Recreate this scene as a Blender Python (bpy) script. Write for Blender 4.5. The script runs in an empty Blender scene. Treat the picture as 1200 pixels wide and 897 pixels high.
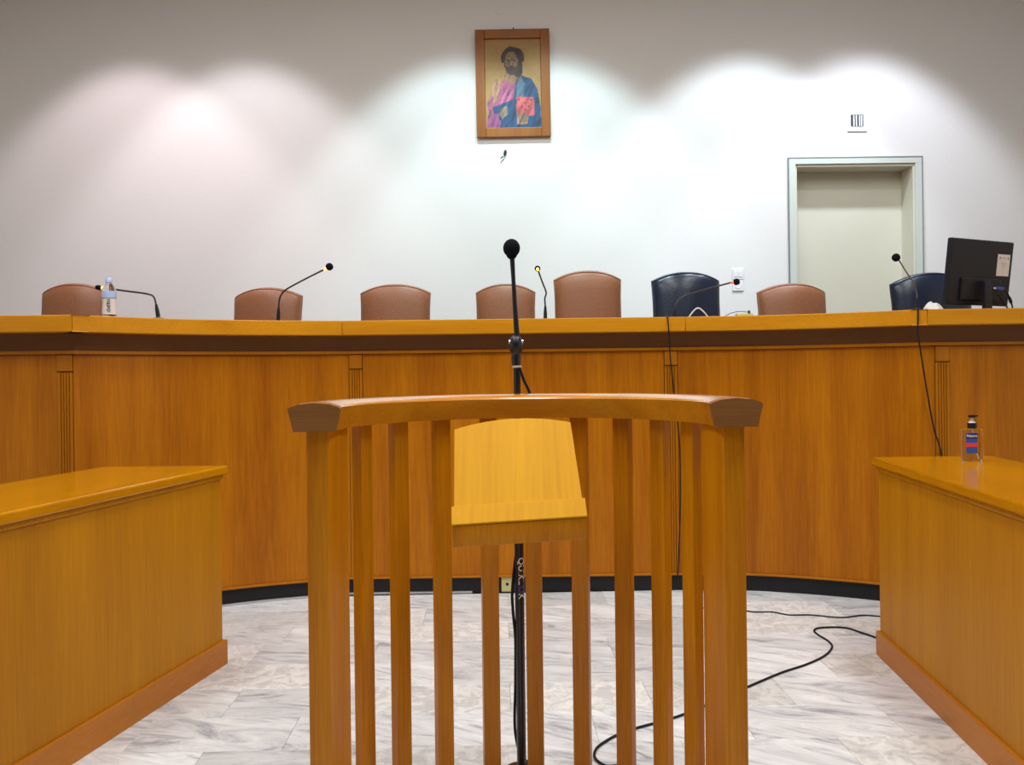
import bpy, bmesh, math, random
from mathutils import Vector, Matrix, noise

# ------------------------------------------------------------------ camera
F, S, HOR, EYE = 950.0, 0.012, 436.0, 1.15
sc = bpy.context.scene
C = sc.collection
cd = bpy.data.cameras.new('camera')
cam = bpy.data.objects.new('camera', cd)
C.objects.link(cam)
cd.sensor_fit = 'HORIZONTAL'
cd.sensor_width = 36.0
cd.lens = 36.0 * F / 1200.0
cd.shift_y = -(448.5 - HOR) / 1200.0
cd.clip_start = 0.05
cam.matrix_world = Matrix.Translation((0, 0, EYE)) @ Matrix.Rotation(math.pi / 2, 4, 'X') @ Matrix.Rotation(-S, 4, 'Z')
sc.camera = cam

# ------------------------------------------------------------------ world, lights, exposure
w = bpy.data.worlds.new('room_world')
sc.world = w
w.use_nodes = True
w.node_tree.nodes['Background'].inputs[0].default_value = (0.75, 0.8, 0.9, 1)
w.node_tree.nodes['Background'].inputs[1].default_value = 0.2
sc.view_settings.view_transform = 'Standard'
sc.view_settings.look = 'None'
sc.view_settings.gamma = 1.0
sc.view_settings.use_curve_mapping = False
sc.view_settings.exposure = 0.0
sc.cycles.use_denoising = True
sc.cycles.max_bounces = 8


def area(name, loc, size, power, color=(1, 1, 1), sy=None, rot=(0, 0, 0)):
    l = bpy.data.lights.new(name, 'AREA')
    l.energy = power
    l.color = color
    l.shape = 'RECTANGLE'
    l.size = size
    l.size_y = sy or size
    o = bpy.data.objects.new(name, l)
    o.location = loc
    o.rotation_euler = rot
    C.objects.link(o)
    return o


def spot(name, loc, target, power, angle, blend, color, r=0.05):
    l = bpy.data.lights.new(name, 'SPOT')
    l.energy = power
    l.spot_size = math.radians(angle)
    l.spot_blend = blend
    l.color = color
    l.shadow_soft_size = r
    o = bpy.data.objects.new(name, l)
    o.location = loc
    o.rotation_euler = (Vector(target) - Vector(loc)).to_track_quat('-Z', 'Y').to_euler()
    C.objects.link(o)
    return o


WALL_Y = 6.4
# ceiling panels over the public area, the floor in front of the bench and the bench itself
for lx in (-2.0, 0.0, 2.0):
    area('ceiling_panel_light', (lx, 3.05, 4.35), 0.6, 34, (1.0, 1.0, 0.99), 1.2)
for lx in (-2.0, 0.0, 2.0):
    area('ceiling_panel_light', (lx, 1.25, 4.35), 0.6, 44, (1.0, 1.0, 0.99), 1.2)
for lx in (-1.6, 1.6):
    area('ceiling_panel_light', (lx, -0.9, 4.35), 0.6, 20, (1.0, 1.0, 0.99), 1.2)
# downlights washing the end wall
for lx, p, col in ((-2.95, 85, (1.0, 0.86, 0.94)), (-2.05, 90, (0.94, 0.90, 1.0)),
                   (-0.40, 125, (0.68, 0.92, 1.0)), (0.35, 140, (0.66, 0.93, 1.0)),
                   (1.85, 165, (0.74, 0.89, 1.0)), (2.80, 160, (0.80, 0.86, 1.0))):
    spot('wall_downlight', (lx, WALL_Y - 1.10, 4.42), (lx, WALL_Y - 1.10 + 1.32, 0.0), p, 78, 0.42, col, 0.08)
# added soft fill spots that brighten the lower end wall
for lx, p, col in ((-2.3, 50, (1.0, 0.82, 0.92)), (0.1, 78, (0.70, 0.92, 1.0)), (2.5, 98, (0.80, 0.88, 1.0))):
    spot('lower_wall_fill', (lx, WALL_Y - 2.3, 4.42), (lx, WALL_Y, 1.7), p, 74, 1.0, col, 0.15)

# ------------------------------------------------------------------ helpers


def uv(px, py):
    dx, dy = px - 600, py - HOR
    return dx - dy * S, dx * S + dy


def at(px, py, Y):
    u, v = uv(px, py)
    return Vector((u / F * Y, Y, EYE - v / F * Y))


def onz(px, py, z=0.0):
    u, v = uv(px, py)
    Y = (EYE - z) * F / v
    return Vector((u / F * Y, Y, z))


def new_mat(name):
    m = bpy.data.materials.new(name)
    m.use_nodes = True
    nt = m.node_tree
    return m, nt, nt.nodes['Principled BSDF']


def plain(name, col, rough=0.5, metal=0.0, spec=0.5, bump=0.0, bscale=200.0, var=0.0):
    m, nt, b = new_mat(name)
    b.inputs['Base Color'].default_value = (*col, 1)
    b.inputs['Roughness'].default_value = rough
    b.inputs['Metallic'].default_value = metal
    b.inputs['Specular IOR Level'].default_value = spec
    if bump or var:
        tc = nt.nodes.new('ShaderNodeTexCoord')
        n = nt.nodes.new('ShaderNodeTexNoise')
        n.inputs['Scale'].default_value = bscale
        n.inputs['Detail'].default_value = 4
        nt.links.new(tc.outputs['Object'], n.inputs['Vector'])
        if bump:
            bp = nt.nodes.new('ShaderNodeBump')
            bp.inputs['Strength'].default_value = bump
            bp.inputs['Distance'].default_value = 0.002
            nt.links.new(n.outputs['Fac'], bp.inputs['Height'])
            nt.links.new(bp.outputs['Normal'], b.inputs['Normal'])
        if var:
            r = nt.nodes.new('ShaderNodeValToRGB')
            r.color_ramp.elements[0].position = 0.3
            r.color_ramp.elements[1].position = 0.7
            r.color_ramp.elements[0].color = (*[c * (1 - var) for c in col], 1)
            r.color_ramp.elements[1].color = (*[min(1, c * (1 + var)) for c in col], 1)
            nt.links.new(n.outputs['Fac'], r.inputs['Fac'])
            nt.links.new(r.outputs['Color'], b.inputs['Base Color'])
    return m


def wood(name, dark, light, axis='Z', rough=0.38, scale=1.0, coat=0.06, broad=0.5, spec=0.22):
    """oiled veneer: fine grain stretched along one axis, broad streaks across it"""
    m, nt, b = new_mat(name)
    N, L = nt.nodes, nt.links
    tc = N.new('ShaderNodeTexCoord')
    oi = N.new('ShaderNodeObjectInfo')
    mp = N.new('ShaderNodeMapping')
    st = {'YZ': (14, 0.5, 0.5), 'X': (0.5, 14, 14), 'Y': (14, 0.5, 14), 'Z': (14, 14, 0.5)}[axis]
    mp.inputs['Scale'].default_value = [s * scale for s in st]
    add = N.new('ShaderNodeVectorMath')
    add.operation = 'ADD'
    sc_ = N.new('ShaderNodeMath')
    sc_.operation = 'MULTIPLY'
    sc_.inputs[1].default_value = 37.0
    L.new(oi.outputs['Random'], sc_.inputs[0])
    L.new(tc.outputs['Object'], add.inputs[0])
    L.new(sc_.outputs[0], add.inputs[1])
    L.new(add.outputs[0], mp.inputs['Vector'])
    fine = N.new('ShaderNodeTexNoise')
    fine.inputs['Scale'].default_value = 9.0
    fine.inputs['Detail'].default_value = 8
    fine.inputs['Roughness'].default_value = 0.65
    fine.inputs['Distortion'].default_value = 0.3
    L.new(mp.outputs[0], fine.inputs['Vector'])
    mp2 = N.new('ShaderNodeMapping')
    st2 = {'YZ': (5, 0.25, 0.25), 'X': (0.25, 5, 5), 'Y': (5, 0.25, 5), 'Z': (5, 5, 0.25)}[axis]
    mp2.inputs['Scale'].default_value = [s * scale for s in st2]
    L.new(add.outputs[0], mp2.inputs['Vector'])
    br = N.new('ShaderNodeTexNoise')
    br.inputs['Scale'].default_value = 1.6
    br.inputs['Detail'].default_value = 3
    br.inputs['Distortion'].default_value = 0.5
    L.new(mp2.outputs[0], br.inputs['Vector'])
    mix = N.new('ShaderNodeMix')
    mix.inputs['Factor'].default_value = broad
    L.new(fine.outputs['Fac'], mix.inputs['A'])
    L.new(br.outputs['Fac'], mix.inputs['B'])
    r = N.new('ShaderNodeValToRGB')
    r.color_ramp.elements[0].position = 0.33
    r.color_ramp.elements[1].position = 0.66
    r.color_ramp.elements[0].color = (*dark, 1)
    r.color_ramp.elements[1].color = (*light, 1)
    L.new(mix.outputs['Result'], r.inputs['Fac'])
    L.new(r.outputs['Color'], b.inputs['Base Color'])
    b.inputs['Roughness'].default_value = rough
    b.inputs['Coat Weight'].default_value = coat
    b.inputs['Specular IOR Level'].default_value = spec
    b.inputs['Coat Roughness'].default_value = 0.15
    bp = N.new('ShaderNodeBump')
    bp.inputs['Strength'].default_value = 0.15
    bp.inputs['Distance'].default_value = 0.001
    L.new(fine.outputs['Fac'], bp.inputs['Height'])
    L.new(bp.outputs['Normal'], b.inputs['Normal'])
    return m


def emit(name, col, strength):
    m, nt, b = new_mat(name)
    b.inputs['Base Color'].default_value = (*col, 1)
    b.inputs['Emission Color'].default_value = (*col, 1)
    b.inputs['Emission Strength'].default_value = strength
    return m


def clear(name, col=(0.96, 0.98, 1.0), rough=0.03, ior=1.16):
    m, nt, b = new_mat(name)
    b.inputs['Base Color'].default_value = (*col, 1)
    b.inputs['Roughness'].default_value = rough
    b.inputs['Transmission Weight'].default_value = 1.0
    b.inputs['IOR'].default_value = ior
    return m


def marble():
    m, nt, b = new_mat('grey_veined_marble')
    N, L = nt.nodes, nt.links
    tc = N.new('ShaderNodeTexCoord')
    oi = N.new('ShaderNodeObjectInfo')
    k = N.new('ShaderNodeMath')
    k.operation = 'MULTIPLY'
    k.inputs[1].default_value = 53.0
    L.new(oi.outputs['Random'], k.inputs[0])
    add = N.new('ShaderNodeVectorMath')
    L.new(tc.outputs['Object'], add.inputs[0])
    L.new(k.outputs[0], add.inputs[1])
    ang = N.new('ShaderNodeMapRange')
    ang.inputs['To Min'].default_value = 0.02
    ang.inputs['To Max'].default_value = 0.5
    L.new(oi.outputs['Random'], ang.inputs['Value'])
    rot = N.new('ShaderNodeVectorRotate')
    rot.rotation_type = 'Z_AXIS'
    L.new(add.outputs[0], rot.inputs['Vector'])
    L.new(ang.outputs['Result'], rot.inputs['Angle'])
    mp = N.new('ShaderNodeMapping')
    mp.inputs['Scale'].default_value = (2.2, 9.0, 4.0)
    L.new(rot.outputs[0], mp.inputs['Vector'])
    n1 = N.new('ShaderNodeTexNoise')
    n1.inputs['Scale'].default_value = 1.5
    n1.inputs['Detail'].default_value = 9
    n1.inputs['Roughness'].default_value = 0.72
    n1.inputs['Distortion'].default_value = 1.3
    L.new(mp.outputs[0], n1.inputs['Vector'])
    r1 = N.new('ShaderNodeValToRGB')
    e = r1.color_ramp.elements
    e[0].position = 0.34
    e[0].color = (0.30, 0.325, 0.37, 1)
    e[1].position = 0.66
    e[1].color = (0.85, 0.88, 0.89, 1)
    x = r1.color_ramp.elements.new(0.47)
    x.color = (0.64, 0.665, 0.69, 1)
    L.new(n1.outputs['Fac'], r1.inputs['Fac'])
    # white flaky blotches on some tiles
    n2 = N.new('ShaderNodeTexNoise')
    n2.inputs['Scale'].default_value = 17.0
    n2.inputs['Detail'].default_value = 10
    n2.inputs['Roughness'].default_value = 0.62
    n2.inputs['Distortion'].default_value = 1.2
    L.new(rot.outputs[0], n2.inputs['Vector'])
    r2 = N.new('ShaderNodeValToRGB')
    r2.color_ramp.elements[0].position = 0.42
    r2.color_ramp.elements[0].color = (0.56, 0.57, 0.57, 1)
    r2.color_ramp.elements[1].position = 0.56
    r2.color_ramp.elements[1].color = (0.84, 0.85, 0.83, 1)
    L.new(n2.outputs['Fac'], r2.inputs['Fac'])
    wn = N.new('ShaderNodeTexWhiteNoise')
    wn.noise_dimensions = '1D'
    L.new(k.outputs[0], wn.inputs['W'])
    gt = N.new('ShaderNodeMapRange')
    gt.inputs['From Min'].default_value = 0.62
    gt.inputs['From Max'].default_value = 0.78
    gt.inputs['To Max'].default_value = 0.75
    L.new(wn.outputs['Value'], gt.inputs['Value'])
    mx = N.new('ShaderNodeMix')
    mx.data_type = 'RGBA'
    L.new(gt.outputs['Result'], mx.inputs['Factor'])
    L.new(r1.outputs['Color'], mx.inputs[6])
    L.new(r2.outputs['Color'], mx.inputs[7])
    # tile to tile brightness
    br = N.new('ShaderNodeMapRange')
    br.inputs['To Min'].default_value = 0.86
    br.inputs['To Max'].default_value = 1.17
    L.new(oi.outputs['Random'], br.inputs['Value'])
    mu = N.new('ShaderNodeVectorMath')
    mu.operation = 'SCALE'
    L.new(mx.outputs[2], mu.inputs[0])
    L.new(br.outputs['Result'], mu.inputs['Scale'])
    L.new(mu.outputs[0], b.inputs['Base Color'])
    b.inputs['Roughness'].default_value = 0.28
    return m


def vcol_mat(name, rough=0.5):
    m, nt, b = new_mat(name)
    a = nt.nodes.new('ShaderNodeVertexColor')
    a.layer_name = 'Col'
    nt.links.new(a.outputs['Color'], b.inputs['Base Color'])
    b.inputs['Roughness'].default_value = rough
    return m


M = {
    'wall': plain('painted_wall', (0.76, 0.745, 0.72), 0.75, spec=0.2, bump=0.25, bscale=60, var=0.015),
    'wall_dark': plain('dark_unseen_wall', (0.10, 0.055, 0.025), 0.5, var=0.1, bscale=3),  # unseen wall, made dark to keep pale reflections off the wood
    'bench': wood('bench_veneer', (0.30, 0.080, 0.0008), (0.56, 0.19, 0.0015)),
    'bench_plain': wood('bench_solid_wood', (0.38, 0.125, 0.003), (0.50, 0.175, 0.005)),
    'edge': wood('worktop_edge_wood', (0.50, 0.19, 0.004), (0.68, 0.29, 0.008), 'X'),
    'frieze': wood('frieze_wood_shaded', (0.15, 0.068, 0.022), (0.20, 0.092, 0.032), 'X', rough=0.6, coat=0.0),  # shade under the worktop overhang is put into this darker colour
    'desk': wood('desk_veneer', (0.40, 0.150, 0.001), (0.56, 0.235, 0.002), rough=0.5, coat=0.0),
    'desk_top': wood('desk_top_veneer', (0.46, 0.17, 0.002), (0.62, 0.26, 0.003), 'Y', rough=0.14, coat=0.3),
    'plinth': wood('desk_plinth_wood', (0.42, 0.14, 0.014), (0.55, 0.20, 0.020), 'Y'),
    'stand': wood('stand_beech', (0.40, 0.125, 0.002), (0.66, 0.25, 0.004), rough=0.3, scale=1.4),
    'rail': wood('rail_beech', (0.42, 0.145, 0.005), (0.62, 0.24, 0.010), 'X', rough=0.22, scale=1.5, coat=0.7, spec=0.5),
    'end_grain': wood('beech_end_grain', (0.20, 0.085, 0.025), (0.30, 0.13, 0.04), 'X', rough=0.6, scale=1.5, coat=0.0, spec=0.08),
    'rest': wood('book_rest_beech', (0.60, 0.26, 0.0008), (0.74, 0.37, 0.0015), 'YZ', rough=0.5, scale=0.8, coat=0.0, spec=0.15),
    'skirt': plain('black_skirting', (0.012, 0.012, 0.014), 0.45, spec=0.3),
    'alu': plain('brushed_aluminium', (0.6, 0.6, 0.62), 0.35, 0.9),
    'tan': plain('tan_leather', (0.245, 0.090, 0.032), 0.45, bump=0.5, bscale=90, var=0.14),
    'tan_pipe': plain('tan_leather_piping', (0.34, 0.14, 0.06), 0.5),
    'navy': plain('navy_leather', (0.005, 0.011, 0.030), 0.30, spec=0.45, bump=0.4, bscale=70, var=0.2),
    'navy_pipe': plain('navy_leather_piping', (0.006, 0.009, 0.02), 0.35),
    'black': plain('black_plastic', (0.008, 0.009, 0.014), 0.45, spec=0.3),
    'foam': plain('black_foam', (0.008, 0.008, 0.012), 0.95, spec=0.1, bump=0.8, bscale=400),
    'metal_black': plain('black_painted_steel', (0.010, 0.011, 0.016), 0.3, spec=0.6),
    'silver': plain('grey_gooseneck', (0.16, 0.15, 0.15), 0.35, 0.7),
    'chrome': plain('chrome', (0.7, 0.7, 0.72), 0.15, 1.0),
    'ring': emit('lit_orange_ring', (1.0, 0.28, 0.05), 6.0),
    'ring_red': emit('lit_red_ring', (1.0, 0.06, 0.02), 2.5),
    'door': plain('cream_door_paint', (0.64, 0.62, 0.50), 0.5, var=0.02, bscale=3),
    'door_frame': plain('pale_green_frame_paint', (0.58, 0.62, 0.56), 0.4),
    'door_edge': plain('dark_frame_seal', (0.22, 0.24, 0.24), 0.5),
    'white': plain('white_plastic', (0.78, 0.78, 0.80), 0.4),
    'dark': plain('dark_gap', (0.02, 0.022, 0.03), 0.6),
    'cream': plain('cream_plastic', (0.62, 0.58, 0.26), 0.45),
    'ring_white': plain('pale_tape', (0.60, 0.58, 0.50), 0.5),
    'paper': plain('white_paper', (0.72, 0.70, 0.70), 0.8, var=0.05, bscale=30),
    'clear': clear('clear_plastic'),
    'blueplastic': plain('pale_blue_cap', (0.45, 0.52, 0.85), 0.35),
    'label_white': plain('white_label', (0.72, 0.72, 0.74), 0.5),
    'label_blue': plain('pale_blue_label', (0.40, 0.55, 0.85), 0.45),
    'navy_print': plain('navy_print', (0.010, 0.015, 0.11), 0.4),
    'mid_blue': plain('mid_blue_print', (0.03, 0.10, 0.42), 0.4),
    'red_print': plain('red_print', (0.85, 0.05, 0.06), 0.4),
    'white_print': plain('white_print', (0.85, 0.85, 0.85), 0.5),
    'grey_print': plain('grey_print', (0.35, 0.33, 0.34), 0.6),
    'dark_print': plain('dark_print', (0.05, 0.05, 0.06), 0.6),
    'blue_print': plain('blue_print', (0.05, 0.09, 0.45), 0.5),
    'vga': plain('blue_connector', (0.03, 0.06, 0.40), 0.4),
    'grout': plain('grey_grout', (0.52, 0.53, 0.54), 0.8, var=0.1, bscale=8),
    'marble': marble(),
    'picture_frame': wood('picture_frame_wood', (0.20, 0.062, 0.009), (0.30, 0.105, 0.015), 'Z', scale=2),
    'frame_lip': plain('frame_inner_lip', (0.16, 0.05, 0.012), 0.5),
    'painting': vcol_mat('painted_panel', 0.6),
    'ceiling': plain('ceiling_paint', (0.75, 0.75, 0.74), 0.9),
    'carpet': plain('dais_carpet', (0.10, 0.08, 0.07), 0.95, var=0.2, bscale=40),
    'scuff': plain('dark_wall_hole', (0.03, 0.04, 0.045), 0.9),
    'scuff_pale': plain('grey_wall_chip', (0.33, 0.35, 0.36), 0.9),
    'green_led': plain('dark_green_plug', (0.03, 0.10, 0.03), 0.5),
}


def link(name, me, mat, parent=None, smooth=False, angle=None):
    o = bpy.data.objects.new(name, me)
    C.objects.link(o)
    if mat is not None and not me.materials:
        me.materials.append(M[mat] if isinstance(mat, str) else mat)
    if smooth:
        for p in me.polygons:
            p.use_smooth = True
        if angle:
            me.set_sharp_from_angle(angle=math.radians(angle))
    if parent is not None:
        o.parent = parent
    return o


def from_bm(name, bm, mat, parent=None, smooth=False, angle=None, fix=True):
    if fix:
        bmesh.ops.recalc_face_normals(bm, faces=bm.faces)
    me = bpy.data.meshes.new(name)
    bm.to_mesh(me)
    bm.free()
    return link(name, me, mat, parent, smooth, angle)


def tag(o, label, cat, group=None):
    o['label'] = label
    o['category'] = cat
    if group:
        o['group'] = group
    return o


def thing(name, label, cat, loc=(0, 0, 0), rz=0.0, group=None):
    o = bpy.data.objects.new(name, None)
    C.objects.link(o)
    o.location = loc
    o.rotation_euler = (0, 0, rz)
    o.empty_display_size = 0.1
    return tag(o, label, cat, group)


def part_label(o, t):
    o['label'] = t
    return o


def structure(o):
    o['kind'] = 'structure'
    return o


def bx(bm, c, s, rot=None, bevel=0.0, seg=2):
    """box centred at c of size s, optional rotation matrix about its centre"""
    g = bmesh.ops.create_cube(bm, size=1.0)
    vs = g['verts']
    for v in vs:
        v.co = Vector((v.co.x * s[0], v.co.y * s[1], v.co.z * s[2]))
    if bevel:
        es = list({e for v in vs for e in v.link_edges})
        r = bmesh.ops.bevel(bm, geom=es, offset=bevel, segments=seg, affect='EDGES', profile=0.5)
        vs = list({v for f in r['faces'] for v in f.verts} | {v for v in vs if v.is_valid})
    for v in vs:
        co = v.co
        if rot is not None:
            co = rot @ co
        v.co = co + Vector(c)
    return vs


def box(name, c, s, mat, parent=None, rot=None, bevel=0.0, seg=2):
    bm = bmesh.new()
    bx(bm, c, s, rot, bevel, seg)
    return from_bm(name, bm, mat, parent, smooth=bevel > 0, angle=19)


def prism(name, poly, z0, z1, mat, parent=None, bevel=0.0):
    bm = bmesh.new()
    vs = [bm.verts.new((p[0], p[1], z0)) for p in poly]
    f = bm.faces.new(vs)
    r = bmesh.ops.extrude_face_region(bm, geom=[f])
    for v in r['geom']:
        if isinstance(v, bmesh.types.BMVert):
            v.co.z = z1
    if bevel:
        bmesh.ops.bevel(bm, geom=list(bm.edges), offset=bevel, segments=2, affect='EDGES', profile=0.5)
    return from_bm(name, bm, mat, parent, smooth=bevel > 0, angle=19)


def catmull(pts, n=8):
    P = [Vector(p) for p in pts]
    P = [2 * P[0] - P[1]] + P + [2 * P[-1] - P[-2]]
    out = []
    for i in range(1, len(P) - 2):
        a, b, c, d = P[i - 1], P[i], P[i + 1], P[i + 2]
        for k in range(n):
            t = k / n
            out.append(0.5 * ((2 * b) + (c - a) * t + (2 * a - 5 * b + 4 * c - d) * t * t + (3 * b - a - 3 * c + d) * t ** 3))
    out.append(P[-2].copy())
    return out


def tube_bm(bm, pts, r, seg=8, caps=True):
    rs = r if isinstance(r, (list, tuple)) else [r] * len(pts)
    pts = [Vector(p) for p in pts]
    rings = []
    up = Vector((0, 0, 1))
    prev = None
    for i, p in enumerate(pts):
        t = (pts[min(i + 1, len(pts) - 1)] - pts[max(i - 1, 0)]).normalized()
        if prev is None:
            a = t.orthogonal().normalized()
        else:
            a = (prev - t * prev.dot(t))
            a = a.normalized() if a.length > 1e-6 else t.orthogonal().normalized()
        prev = a
        b = t.cross(a)
        rings.append([bm.verts.new(p + rs[i] * (math.cos(2 * math.pi * k / seg) * a + math.sin(2 * math.pi * k / seg) * b)) for k in range(seg)])
    for i in range(len(rings) - 1):
        for k in range(seg):
            bm.faces.new((rings[i][k], rings[i][(k + 1) % seg], rings[i + 1][(k + 1) % seg], rings[i + 1][k]))
    if caps:
        bm.faces.new(rings[0][::-1])
        bm.faces.new(rings[-1])


def tube(name, pts, r, mat, parent=None, seg=8):
    bm = bmesh.new()
    tube_bm(bm, pts, r, seg)
    return from_bm(name, bm, mat, parent, smooth=True, angle=50)


def lathe(name, prof, mat, parent=None, seg=24, loc=(0, 0, 0), rot=None, sx=1.0, sy=1.0):
    bm = bmesh.new()
    rings = []
    for (r, z) in prof:
        if r < 1e-5:
            rings.append([bm.verts.new((0, 0, z))])
        else:
            rings.append([bm.verts.new((r * sx * math.cos(2 * math.pi * k / seg), r * sy * math.sin(2 * math.pi * k / seg), z)) for k in range(seg)])
    for a, b in zip(rings, rings[1:]):
        for k in range(seg):
            q = [a[k % len(a)], a[(k + 1) % len(a)], b[(k + 1) % len(b)], b[k % len(b)]]
            u = []
            for v in q:
                if v not in u:
                    u.append(v)
            if len(u) > 2:
                bm.faces.new(u)
    if len(rings[0]) > 1:
        bm.faces.new(rings[0][::-1])
    if len(rings[-1]) > 1:
        bm.faces.new(rings[-1])
    for v in bm.verts:
        co = v.co.copy()
        if rot is not None:
            co = rot @ co
        v.co = co + Vector(loc)
    return from_bm(name, bm, mat, parent, smooth=True, angle=40)


def zrot(a):
    return Matrix.Rotation(a, 3, 'Z')


def text_mesh(name, body, size, mat, parent, mw, extrude=0.0004, bold=0.0):
    cu = bpy.data.curves.new(name, 'FONT')
    cu.body = body
    cu.size = size
    cu.extrude = extrude
    cu.offset = bold
    cu.align_x = 'CENTER'
    cu.align_y = 'CENTER'
    cu.resolution_u = 3
    t = bpy.data.objects.new('tmp', cu)
    C.objects.link(t)
    bpy.context.view_layer.update()
    me = bpy.data.meshes.new_from_object(t.evaluated_get(bpy.context.evaluated_depsgraph_get()))
    bpy.data.objects.remove(t)
    me.transform(mw)
    me.name = name
    me.materials.clear()
    return link(name, me, mat, parent)


def offset_line(pts, d):
    """offset a plan polyline away from the viewer (+Y side for a line running +X)"""
    out = []
    for i, p in enumerate(pts):
        if i == 0:
            t = (pts[1] - p).normalized()
            k = 1
        elif i == len(pts) - 1:
            t = (p - pts[i - 1]).normalized()
            k = 1
        else:
            t1 = (p - pts[i - 1]).normalized()
            t2 = (pts[i + 1] - p).normalized()
            t = (t1 + t2).normalized()
            k = 1 / max(0.5, t.dot(t1))
        out.append(Vector((p.x - t.y * d * k, p.y + t.x * d * k)))
    return out


def ribbon(name, line, d0, d1, z0, z1, mat, parent=None, bevel=0.0):
    a, b = offset_line(line, d0), offset_line(line, d1)
    bm = bmesh.new()
    rows = []
    for p, q in zip(a, b):
        rows.append([bm.verts.new((p.x, p.y, z0)), bm.verts.new((p.x, p.y, z1)), bm.verts.new((q.x, q.y, z1)), bm.verts.new((q.x, q.y, z0))])
    for r, s in zip(rows, rows[1:]):
        for k in range(4):
            bm.faces.new((r[k], r[(k + 1) % 4], s[(k + 1) % 4], s[k]))
    bm.faces.new(rows[0])
    bm.faces.new(rows[-1][::-1])
    bmesh.ops.recalc_face_normals(bm, faces=bm.faces)
    if bevel:
        es = [e for e in bm.edges if len(e.link_faces) == 2 and e.calc_face_angle(0) > 1.0]
        bmesh.ops.bevel(bm, geom=es, offset=bevel, segments=2, affect='EDGES', profile=0.5)
    return from_bm(name, bm, mat, parent, smooth=True, angle=19)


# ------------------------------------------------------------------ room shell
RX, RY0, RZ = 4.7, -3.0, 4.5
DAIS = 0.42
floor = structure(box('floor', (0, (RY0 + WALL_Y) / 2, -0.062), (2 * RX, WALL_Y - RY0, 0.10), 'grout'))
structure(box('ceiling', (0, (RY0 + WALL_Y) / 2, RZ + 0.05), (2 * RX + 0.2, WALL_Y - RY0 + 0.4, 0.10), 'ceiling'))
structure(box('wall_left', (-RX - 0.05, (RY0 + WALL_Y) / 2, RZ / 2), (0.10, WALL_Y - RY0, RZ), 'wall'))
structure(box('wall_right', (RX + 0.05, (RY0 + WALL_Y) / 2, RZ / 2), (0.10, WALL_Y - RY0, RZ), 'wall'))
structure(box('wall_front', (0, RY0 - 0.05, RZ / 2), (2 * RX + 0.2, 0.10, RZ), 'wall_dark'))

# back wall with the door recess cut out of it
dl = at(930, 300, WALL_Y).x
dr = at(1075.5, 300, WALL_Y).x
dt = at(1000, 190.5, WALL_Y).z
WT = 0.30
bm = bmesh.new()
out = [(-RX - 0.1, 0), (dl, 0), (dl, dt), (dr, dt), (dr, 0), (RX + 0.1, 0), (RX + 0.1, RZ), (-RX - 0.1, RZ)]
vs = [bm.verts.new((x, WALL_Y, z)) for x, z in out]
f = bm.faces.new(vs)
r = bmesh.ops.extrude_face_region(bm, geom=[f])
for v in r['geom']:
    if isinstance(v, bmesh.types.BMVert):
        v.co.y += WT
structure(from_bm('wall_back', bm, 'wall'))

# the door recess: reveal lining, casing, plain leaf
dn = bpy.data.objects.new('door_1', None)
C.objects.link(dn)
dn.location = ((dl + dr) / 2, WALL_Y, DAIS)
dn['kind'] = 'structure'
dn['label'] = 'cream flush door set deep in a pale frame at the right of the white end wall'
hw = (dr - dl) / 2
hh = dt - DAIS
fw = 0.052
DD = 0.19
box('door_leaf', (0, DD + 0.022, hh / 2), (2 * hw - 0.004, 0.04, hh - 0.002), 'door', dn)
bm = bmesh.new()
bx(bm, (-hw + 0.0165, DD / 2 + 0.0, hh / 2), (0.032, DD, hh))
from_bm('reveal', bm, 'door', dn)
bm = bmesh.new()
bx(bm, (hw - 0.0165, DD / 2, hh / 2), (0.032, DD, hh))
from_bm('reveal', bm, 'door', dn)
bm = bmesh.new()
bx(bm, (0, DD / 2, hh - 0.0165), (2 * hw - 0.066, DD, 0.032))
from_bm('reveal', bm, 'door', dn)
for sx in (-1, 1):
    box('casing', (sx * (hw + 0.033 - fw / 2), -0.009, (hh - 0.012) / 2), (fw, 0.016, hh - 0.012), 'door_frame', dn, bevel=0.002)
    box('casing_edge', (sx * (hw + 0.037), -0.010, (hh + 0.028) / 2), (0.008, 0.018, hh + 0.028), 'door_edge', dn)
box('casing', (0, -0.009, hh + 0.01), (2 * (hw + 0.033), 0.016, 0.044), 'door_frame', dn, bevel=0.002)
box('casing_edge', (0, -0.010, hh + 0.037), (2 * (hw + 0.041), 0.018, 0.009), 'door_edge', dn)

# floor tiles, laid in rows with staggered joints
random.seed(7)
TW, TL, TT = 0.2445, 0.488, 0.012
bm = bmesh.new()
bx(bm, (0, 0, -0.006), (TL - 0.0010, TW - 0.0010, 0.012), bevel=0.0009, seg=1)
tmesh = bpy.data.meshes.new('floor_tile')
bm.to_mesh(tmesh)
bm.free()
tmesh.materials.append(M['marble'])
ta = 0.024
cnt = 0
for j in range(15):
    y = 2.50 + (j - 7.5) * 0.2445
    off = (0.265 - 0.0) if j == 7 else random.choice((0.0, 0.16, 0.245, 0.33)) + random.uniform(-0.02, 0.02)
    for i in range(-6, 7):
        x = off + i * 0.488
        if abs(x) > 3.0:
            continue
        p = Vector((x * math.cos(ta) - (y - 2.5) * math.sin(ta), 2.5 + x * math.sin(ta) + (y - 2.5) * math.cos(ta), 0.0))
        o = bpy.data.objects.new('floor_tile', tmesh)
        o.location = p + Vector((0, 0, random.uniform(-0.0003, 0)))
        o.rotation_euler = (0, 0, ta + (math.pi if random.random() < 0.5 else 0))
        C.objects.link(o)
        o.parent = floor
        cnt += 1

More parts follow.
